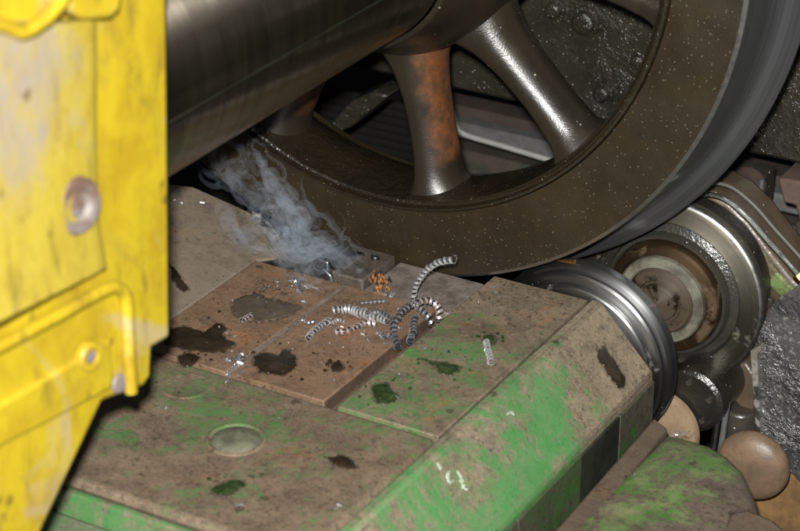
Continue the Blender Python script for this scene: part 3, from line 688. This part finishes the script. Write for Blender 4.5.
# ------------------------------------------------------------------ oil puddles
def blob(name, pts, z, mat, label, pf=None, nz=(0, 0, 1), k=12, drops=7, cat='oil puddle'):
    P = [pf(p) if pf else on(p, 2, z) for p in pts]; n = len(P); nz = Vector(nz).normalized(); drops = 0 if pf else drops; P2 = []; am = min(1, max((a - P[0]).length for a in P) / .05)
    for i in range(n):
        a, b, c, d = P[i - 1], P[i], P[(i + 1) % n], P[(i + 2) % n]
        for j in range(k):
            t = j / k
            q = .5 * ((2 * b) + (c - a) * t + (2 * a - 5 * b + 4 * c - d) * t * t + (3 * b - a - 3 * c + d) * t ** 3)
            f = am * (.003 * mnoise.noise(q * 190) + .0055 * mnoise.noise(q * 75)); g_ = am * (.003 * mnoise.noise(q * 200 + Vector((5, 1, 2))) + .005 * mnoise.noise(q * 80 + Vector((9, 4, 1))))
            P2.append(q + (Vector((f, g_, 0)) - nz * nz.dot(Vector((f, g_, 0)))))
    c = sum(P2, Vector()) / len(P2); bm = B(); rows = []
    P2 = [c + (q - c) * .96 for q in P2]
    for s, dz in ((1, -.0008), (.985, .0004), (.9, .0008), (.5, .001)):
        rows.append([bm.verts.new(c + (q - c) * s + nz * dz) for q in P2])
    for a, b in zip(rows, rows[1:]):
        for i in range(len(a)): bm.faces.new((a[i], a[(i + 1) % len(a)], b[(i + 1) % len(a)], b[i]))
    bm.faces.new(rows[-1])
    rad = max((q - c).length for q in P2)
    for _ in range(drops):
        a_ = random.uniform(0, 6.28); q0 = c + Vector((math.cos(a_), math.sin(a_), 0)) * rad * random.uniform(.95, 1.5); rr_ = random.uniform(.0008, .0032)
        if q0.x < -.118 or q0.x > .145 and z > .721 or q0.y < -.362 and z < .7212: continue
        lo_ = [bm.verts.new(q0 + Vector((math.cos(j * .785) * rr_ * random.uniform(.75, 1.3), math.sin(j * .785) * rr_ * random.uniform(.75, 1.3), -.0008))) for j in range(8)]
        hi_ = [bm.verts.new(q0 + (v_.co - q0) * .85 + Vector((0, 0, .0014))) for v_ in lo_]
        for j in range(8): bm.faces.new((lo_[j], lo_[(j + 1) % 8], hi_[(j + 1) % 8], hi_[j]))
        bm.faces.new(hi_)
    o = tag(link(name, bm, mat, origin=c, ang=60), label, cat, 'oil spills on the machine plates')
    bm = B(); wet = []
    for q in P2: wet.append(q + (q - c).normalized() * (.0035 + .003 * mnoise.noise(q * 120)))
    lo_ = [bm.verts.new(q - nz * .0009) for q in wet]; hi_ = [bm.verts.new(c + (q - c) * .97 + nz * .00022) for q in wet]
    for j in range(len(wet)): bm.faces.new((lo_[j], lo_[(j + 1) % len(wet)], hi_[(j + 1) % len(wet)], hi_[j]))
    bm.faces.new(hi_); link('damp_edge', bm, 'oil_damp', o, smooth=False)
    return o
ZP = .7213
blob('oil_puddle', [(165, 330), (188, 327), (206, 332), (218, 323), (229, 327), (225, 336), (234, 344), (222, 353), (200, 352), (180, 349), (165, 346)], .7211, 'oil', 'largest dark oil puddle, beside the yellow housing')
blob('oil_puddle', [(178, 357), (190, 353), (200, 357), (193, 364), (184, 366)], .7211, 'oil', 'small dark oil drop below the largest puddle')
blob('oil_puddle', [(253, 358), (266, 353), (278, 355), (284, 350), (295, 354), (297, 364), (288, 374), (272, 376), (258, 371)], .7211, 'oil', 'ragged dark oil puddle in the middle of the brown plate')
blob('oil_puddle', [(230, 308), (238, 298), (255, 294), (272, 299), (288, 302), (300, 306), (290, 314), (270, 321), (250, 321), (236, 317)], .7211, 'oil_thin', 'dull grey oil film near the tool on the brown plate')
blob('oil_puddle', [(371, 392), (378, 384), (388, 384), (392, 391), (398, 395), (393, 402), (380, 403)], .7207, 'oil_green', 'dark green oil spot near the corner of the green plate')
blob('oil_puddle', [(420, 359), (432, 360), (447, 364), (460, 367), (458, 373), (444, 374), (434, 366)], .7207, 'oil_green', 'long smeared oil spot across the green plate')
blob('oil_puddle', [(328, 458), (340, 456), (352, 460), (356, 466), (347, 469), (336, 465)], .7212, 'oil', 'small dark oil spot on the front plate, right of the round plug')
blob('oil_puddle', [(213, 490), (225, 482), (240, 481), (245, 486), (230, 494), (218, 495)], .7212, 'oil_green', 'dark greenish oil smear below the round plug')
blob('oil_puddle', [(331, 363), (338, 362), (343, 366), (340, 371), (333, 371)], .7219, 'oil', 'tiny brown oil drop near the front edge of the brown plate')
blob('oil_puddle', [(484, 337), (490, 334), (495, 338), (493, 344), (486, 344)], .7207, 'oil_green', 'tiny dark oil drop behind the coil on the green plate')
def on_ch(p):      # point on the right chamfer
    n = Vector((.0825, 0, .0775)).normalized(); q = Vector((.40, 0, .64)) + n * .0012
    r = RT * ((p[0] - 400) / FPX) + UP * ((265.5 - p[1]) / FPX) + FW
    return CAM + r * ((q - CAM).dot(n) / r.dot(n)), n
CN = (.0825, 0, .0775)
blob('oil_smear', [(598, 352), (604, 347), (612, 356), (622, 370), (627, 383), (620, 388), (610, 376), (602, 364)], 0, 'oil', 'dark wet smear near the end of the green slope', pf=lambda p: on_ch(p)[0] - Vector(CN).normalized() * .0009, nz=CN, cat='oil smear')
blob('oil_smear', [(168, 262), (173, 266), (181, 279), (188, 291), (183, 292), (174, 280)], 0, 'oil', 'narrow dark oil mark on the tilted plate by the yellow housing', pf=lambda p: on_tilt(p, .0004), nz=(SL, 0, 1), cat='oil smear')
for pp, wpx, lb in ((((450, 470), (448, 476), (450, 482), (454, 481)), .0016, 'left white paint scrape of the pair low on the green slope'),
                    (((457, 470), (461, 476), (463, 484), (467, 488), (462, 487)), .0022, 'right white paint scrape of the pair low on the green slope'),
                    (((437, 462), (440, 466), (441, 470)), .0014, 'small white paint scrape left of the pair'),
                    (((507, 415), (511, 412), (515, 415)), .0014, 'lone white paint scrape higher up the green slope')):
    nn = on_ch(pp[0])[1]; path = spline([on_ch(p)[0] for p in pp], 6); bm = B(); m_ = len(path) - 1; rows = []
    for i, p in enumerate(path):
        tn = (path[min(i + 1, m_)] - path[max(i - 1, 0)]).normalized(); sd_ = tn.cross(nn).normalized(); w_ = wpx * (.25 + math.sin(math.pi * i / m_) ** .6) * (1 + .9 * mnoise.noise(p * 400))
        rows.append([bm.verts.new(p + sd_ * w_ - nn * .0012), bm.verts.new(p + sd_ * w_ * .8), bm.verts.new(p - sd_ * w_ * .8), bm.verts.new(p - sd_ * w_ - nn * .0012)])
    for a, b in zip(rows, rows[1:]):
        for q in range(4): bm.faces.new((a[q], a[(q + 1) % 4], b[(q + 1) % 4], b[q]))
    bm.faces.new(rows[0]); bm.faces.new(rows[-1])
    tag(link('paint_scrape', bm, 'paint_chip', origin=path[0]), lb, 'paint scrape', 'white scrapes on the green slope')

# ------------------------------------------------------------------ swarf
def coil(path, rad, pitch, mat, name='metal_curl', w=.44, th=.0004, res=14, label='', taper=None):
    fr_ = frames(path); L = [0]
    for a, b in zip(path, path[1:]): L.append(L[-1] + (b - a).length)
    tot = L[-1]; pitch *= 1.18; n = max(8, int(tot / pitch * res)); bm = B(); prev = None; j = 0
    for i in range(n + 1):
        s = tot * i / n
        while j < len(L) - 2 and L[j + 1] < s: j += 1
        f = (s - L[j]) / max(1e-9, L[j + 1] - L[j]); p = path[j].lerp(path[j + 1], f)
        t, u, v = fr_[j]; a = 2 * math.pi * s / pitch
        a += 1.6 * mnoise.noise(Vector((s * 90, rad * 1e4, 0))); rr = .9 * rad * (taper(s / tot) if taper else 1) * (1 + .22 * mnoise.noise(Vector((s * 160, 7, rad * 1e4)))); p = p + (u * mnoise.noise(Vector((s * 110, 3, 1))) + v * mnoise.noise(Vector((s * 110, 9, 5)))) * rad * .35
        d = u * math.cos(a) + v * math.sin(a); hw = t * (pitch * w / 2)
        row = [bm.verts.new(p + d * (rr + o) + hw * sgn + d * (-.12 * rr if sgn * 1 > 0 else 0)) for o, sgn in ((-th, -1), (th, -1), (th, 1), (-th, 1))]
        if prev:
            for q in range(4): bm.faces.new((prev[q], prev[(q + 1) % 4], row[(q + 1) % 4], row[q])).material_index = (0, 0, 0, 1)[q]  # inner faces painted dark for the shade inside the coil
        else: bm.faces.new(row[::-1])
        prev = row
    bm.faces.new(prev)
    return tag(link(name, bm, [mat, 'swarf_shade'], origin=path[0], ang=45), label, 'metal curl', 'curled metal shavings on the machine')
def pz(*pts): return [on((x, y), 2, z) for x, y, z in pts]
g = on((413, 309), 2, .728)
A = [on(p, 1, g.y) for p in ((413, 309), (413, 298), (416, 286), (423, 274), (433, 265), (444, 261), (455, 260))]
coil(spline(A, 10), 0.0053, 0.0063, 'swarf_steel', taper=lambda t: .62 + .38 * t, label='tallest bright metal curl arching up in front of the wheel')
coil(spline(pz((398, 348, .728), (394, 336, .734), (394, 324, .744), (402, 311, .752), (414, 303, .754)), 8), 0.0050, 0.0059, 'swarf_blue', label='dark left half of the looped metal curl at the slot')
coil(spline(pz((415, 303, .752), (428, 300, .752), (437, 306, .746), (440, 316, .738), (437, 322, .732)), 8), 0.0052, 0.0061, 'swarf_pink', label='pinkish right half of the looped metal curl at the slot')
coil(spline(pz((332, 310, .7305), (348, 309, .7315), (364, 314, .7335), (378, 318, .737), (389, 322, .738)), 8), 0.0073, 0.0048, 'swarf_steel', taper=lambda t: .55 + .45 * math.sin(math.pi * min(1, .15 + .8 * t)), label='thick dense metal curl lying left of the loop')
coil(spline(pz((334, 332, .7275), (350, 330, .7275), (362, 324, .7275), (376, 323, .728)), 8), 0.0047, 0.0059, 'swarf_pink', label='thin metal curl just in front of the thick dense one')
coil(spline(pz((308, 339, .7265), (314, 331, .7275), (329, 320, .7270)), 8), 0.0045, 0.0058, 'swarf_steel', label='short metal curl left of the thick one on brown plate')
coil(spline(pz((360, 303, .727), (372, 302, .727), (386, 301, .727)), 8), 0.0030, 0.0048, 'swarf_blue', label='small thin curl behind the thick dense one')
coil(spline(pz((410, 343, .728), (413, 330, .732), (414, 316, .738)), 8), 0.0053, 0.0061, 'swarf_blue', label='upright dark curl inside the loop')
coil(spline(pz((418, 306, .744), (427, 316, .738), (432, 324, .731)), 8), 0.0053, 0.0061, 'swarf_blue', label='grey curl crossing the right side of the loop')
coil(spline(pz((486, 341, .7255), (488, 350, .7265), (491, 362, .7260)), 8), 0.0045, 0.0049, 'swarf_steel', label='single metal curl lying alone on the green plate')
coil(spline(pz((240, 322, .7265), (245, 319, .7270), (252, 315, .7265)), 8), 0.0041, 0.0052, 'swarf_pink', label='short bright curl on the grey oil film')
coil(spline(pz((366, 316, .738), (378, 312, .742), (390, 318, .742)), 8), 0.0039, 0.0050, 'swarf_blue', label='dark curl resting on top of the thick one')
coil(spline(pz((322, 326, .7245), (316, 322, .7250), (306, 323, .7245)), 8), .0026, .0046, 'swarf_blue', label='tiny dark curl just behind the short one on brown plate')
coil(spline(pz((345, 322, .7245), (338, 320, .7250), (330, 325, .7245)), 8), .0024, .0044, 'swarf_steel', label='tiny thin curl between the thick curl and the seam strip')
coil(spline(pz((392, 334, .7245), (386, 338, .7260), (380, 333, .7245)), 8), .0030, .0050, 'swarf_blue', label='small loose curl just left of the loop foot')
coil(spline(pz((302, 292, .7245), (298, 284, .7270), (304, 279, .7260)), 8), .0030, .0048, 'swarf_blue', label='small bluish curl beside the clamp near the smoke')
coil(spline(pz((232, 362, .7245), (238, 358, .7255), (243, 361, .7245)), 8), .0024, .0044, 'swarf_blue', label='tiny bluish curl on the seam strip near the puddle')
# hot copper coloured chips at the cut
hc = thing('hot_chip', on((380, 300), 2, .722), 'crumpled orange glinting chip at the cutting point', 'metal chip')
for i in range(60):
    c = on((380 + random.gauss(0, 5), 289 + random.gauss(0, 8.5)), 1, -.101 + random.uniform(-.006, .003)); bm = B()
    ax_ = Vector((random.uniform(-.35, .35), random.uniform(-.3, .3), 1)).normalized(); u = Vector((random.uniform(-1, 1), random.uniform(-1, .3), 0)).normalized(); L_ = random.uniform(.004, .012); W_ = random.uniform(.0012, .0034); nn_ = ax_.cross(u)
    prism(bm, [c - ax_ * L_ * .5 + u * W_ * .3, c + u * W_ + nn_ * W_ * .6, c + ax_ * L_ * .5, c - u * W_ * .8 + nn_ * W_ * .5], nn_ * .0005); link('flake', bm, ('hot_copper', 'hot_dark', 'hot_dark', 'hot_copper', 'tool_dark')[i % 5], hc)
# fine crumbs
def crumbs(name, spots, mat, label):
    bm = B(); 
    for (px, py, sx, sy, n, s0, s1) in spots:
        for _ in range(n):
            p = (random.gauss(px, sx), random.gauss(py, sy)); q = on(p, 2, .7215)
            if q.x < -.1285: q = on_tilt(p)
            if q.y > -.103 and q.x > -.12 and q.x < .166: continue
            if q.x > .30 or (.147 < q.x < .167): continue
            s = random.uniform(s0, s1) * 1.3; c = q + Vector((0, 0, s * .35))
            m = Matrix.Rotation(random.uniform(0, 6.28), 3, 'Z') @ Matrix.Rotation(random.uniform(-.8, .8), 3, 'X')
            pts = []
            kk = random.choice((3, 4, 6)); 
            for j in range(kk):
                a = random.uniform(.5, 1.2) * 4.0 * j / kk
                pts.append((math.cos(a) * s, math.sin(a) * s, .25 * s * j))
            w_ = s * random.uniform(.3, .7); prev = None
            for x, y, z in pts:
                row = [bm.verts.new(c + m @ Vector((x * f, y * f, z + h))) for f, h in ((1, 0), (1.12, 0), (1.12, w_), (1, w_))]
                if prev:
                    for e in range(4): bm.faces.new((prev[e], prev[(e + 1) % 4], row[(e + 1) % 4], row[e]))
                else: bm.faces.new(row[::-1])
                prev = row
            bm.faces.new(prev)
    o = link(name, bm, mat, origin=(0, -.2, .72), smooth=False); return tag(o, label, 'swarf', kind='stuff')
crumbs('swarf_crumbs', [(232, 364, 6, 5, 16, .0014, .0034), (240, 358, 4, 3, 8, .0014, .003), (228, 374, 4, 3, 5, .001, .0025), (300, 285, 9, 8, 22, .0014, .0036), (303, 322, 4, 3, 10, .0015, .0032), (228, 384, 3, 3, 6, .0015, .003), (181, 204, 3, 3, 4, .002, .003), (196, 204, 4, 2, 3, .002, .003), (340, 335, 20, 12, 26, .0008, .0022), (390, 330, 12, 10, 20, .001, .003), (238, 510, 2, 2, 3, .002, .0034), (436, 350, 12, 6, 5, .0014, .003), (496, 295, 3, 4, 3, .0018, .003), (337, 511, 2, 2, 2, .0016, .0026), (165, 411, 2, 2, 2, .002, .003), (250, 400, 80, 50, 22, .0006, .0015), (230, 335, 5, 4, 8, .0012, .0024), (440, 340, 40, 40, 18, .0006, .0014)], 'crumb', 'fine bright metal crumbs scattered over the plates')
crumbs('dark_crumbs', [(262, 292, 16, 8, 90, .0006, .0016), (215, 300, 26, 26, 60, .0005, .0013), (340, 350, 30, 18, 70, .0005, .0014), (550, 292, 30, 12, 60, .0006, .0016), (520, 320, 30, 30, 50, .0005, .0014), (450, 345, 30, 30, 60, .0005, .0015), (270, 340, 40, 30, 90, .0004, .0012), (200, 420, 60, 40, 40, .0005, .0012)], 'black_grease', 'tiny dark grains of swarf scattered over the plates')

bm = B()
for _ in range(70):
    if _ % 3: p = (random.gauss(674, 7), random.gauss(434, 1.6) + .12 * random.uniform(-6, 6)); zc_ = Z1 - .004
    else: p = (random.uniform(625, 715), random.uniform(462, 515)); zc_ = Z1 + .010
    q = on(p, 2, zc_); s_ = random.uniform(.0006, .0015)
    box(bm, -s_, s_, -s_ * .4, s_ * .4, -s_ * .3, s_ * .3, Matrix.Translation(q) @ Matrix.Rotation(random.uniform(0, 3), 4, 'Z') @ Matrix.Rotation(random.uniform(-.6, .6), 4, 'X'))
tag(link('casting_swarf', bm, 'crumb', origin=(.5, -.1, Z1), smooth=False), 'glittering swarf grains lying on the lower right casting', 'swarf', kind='stuff')
# ------------------------------------------------------------------ smoke
# thin closed wisps of evenly dense smoke, carried along a turbulent draught that fans out from the cut
def smoke_mat(name, dens, col):
    k = N(name); k.t.nodes.remove(k.b)
    v = k.n('ShaderNodeVolumePrincipled'); v.inputs['Color'].default_value = (*col, 1); v.inputs['Density'].default_value = dens; v.inputs['Anisotropy'].default_value = -.1
    k.lk(v.outputs[0], k.out.inputs['Volume']); MAT[name] = k.m
smoke_mat('smoke_wisp', 11.5, (.74, .85, 1.0)); smoke_mat('smoke_haze', 4.5, (.74, .85, 1.0))
rs = random.Random(11)
CUT = on((390, 287), 1, -.122)
def pot(p, sc_, off): return mnoise.noise(Vector((p[0] / sc_ + off, p[1] / sc_, off * 1.7)))
def curl(p, sc_, off, e=.6):
    return ((pot((p[0], p[1] + e), sc_, off) - pot((p[0], p[1] - e), sc_, off)) / (2 * e) * sc_, -(pot((p[0] + e, p[1]), sc_, off) - pot((p[0] - e, p[1]), sc_, off)) / (2 * e) * sc_)
def stream(start, u, off, n, swirl=1.0):
    "u = 0 keeps low along the plates, 1 climbs the wheel face; units are mm in the plane of the wheel"
    p = list(start); out = [tuple(p)]
    for i in range(n):
        g = min(1, math.hypot(p[0], p[1]) / 130)
        bx, bz = -.97 + .40 * u * g, .20 + .58 * u * g
        l = math.hypot(bx, bz); c1 = curl(p, 62, 3.1 + off); c2 = curl(p, 24, 9.7 + off); c3 = curl(p, 11, 5.3 + off)
        a1, a2, a3 = .75 * g * swirl, 1.0 * g * swirl, .85 * g * swirl
        vx = bx / l + c1[0] * a1 + c2[0] * a2 + c3[0] * a3; vz = bz / l + c1[1] * a1 + c2[1] * a2 + c3[1] * a3
        q = math.hypot(vx, vz) + 1e-6; st = 2.2 * max(.35, min(1.3, q))
        p[0] += vx / q * st; p[1] += vz / q * st; out.append(tuple(p))
    return out
def wisp(bm, pts, depth, r0, r1, flat, nseg=8):
    path = [CUT + Vector((x / 1000, depth + .006 * math.sin(i * .07 + depth * 900), z / 1000)) for i, (x, z) in enumerate(pts)]
    m = len(path) - 1; rings = []
    for i, p in enumerate(path):
        t = i / m; tan = (path[min(i + 1, m)] - path[max(i - 1, 0)]).normalized(); nrm = Vector((0, 1, 0)); side = tan.cross(nrm).normalized()
        r = (r0 + (r1 - r0) * min(1, t * 1.6)) * min(1, t * 4 + .04) * (1 - max(0, (t - .35) / .65) ** 1.3) + .00008
        r *= (.75 + .5 * mnoise.noise(p * 55)) * max(.38, min(1.25, (p - CUT).length / .11))
        rings.append([bm.verts.new(p + side * math.cos(2 * math.pi * j / nseg) * r + nrm * math.sin(2 * math.pi * j / nseg) * r * flat) for j in range(nseg)])
    for a, b in zip(rings, rings[1:]):
        for j in range(nseg): bm.faces.new((a[j], a[(j + 1) % nseg], b[(j + 1) % nseg], b[j]))
    bm.faces.new(rings[0][::-1]); bm.faces.new(rings[-1])
bm = B()
for f in range(46):                                   # bundles of neighbouring wisps fold together
    u = rs.random() ** .8; off = rs.random() * .9; s0 = (4 - 125 * rs.random() ** 1.15, rs.uniform(-4, 5)); s0 = (s0[0], s0[1] * (1 - s0[0] / 60) - s0[0] * .30)
    dep = rs.uniform(-.022, .022); n = rs.randint(40, 95)
    for g_ in range(rs.randint(3, 7)):
        pts = stream((s0[0] + rs.gauss(0, 1.2), s0[1] + rs.gauss(0, 2.2)), u + rs.gauss(0, .035), off, n + rs.randint(-15, 15))
        wisp(bm, pts, dep + rs.gauss(0, .002), rs.uniform(.0006, .0014), rs.choice((.0010, .0018, .0032, .0058)) * rs.uniform(.8, 1.3), rs.uniform(.5, 1.3))
for f in range(2):                                    # a few loose curls in front of the wheel face
    s0 = (-18 - 9 * f, 12 + 6 * f)
    for g_ in range(3):
        pts = stream((s0[0] + rs.gauss(0, .8), s0[1] + rs.gauss(0, .8)), 1.4, .9 + f * .31, 40 + 6 * f, 1.9); wisp(bm, pts, rs.uniform(-.01, .01), .0008, .0030, 1.5)
o = tag(link('smoke', bm, 'smoke_wisp', origin=CUT, smooth=True, ang=180), 'thin blue grey smoke drifting up left from the cut', 'smoke', kind='stuff')
o['_base'] = tuple(CUT)
bm = B()
for f in range(28):
    hx = rs.uniform(-205, -40); pts = stream((hx, -hx * .30 + rs.gauss(0, 1) * -hx * .10), rs.random() * .95, rs.random() * .9, rs.randint(45, 90)); wisp(bm, pts, rs.uniform(-.016, .016), .004, rs.uniform(.007, .016), .9, 12)
link('haze', bm, 'smoke_haze', o, ang=180)
for o in bpy.data.objects:
    if '_base' in o: del o['_base']
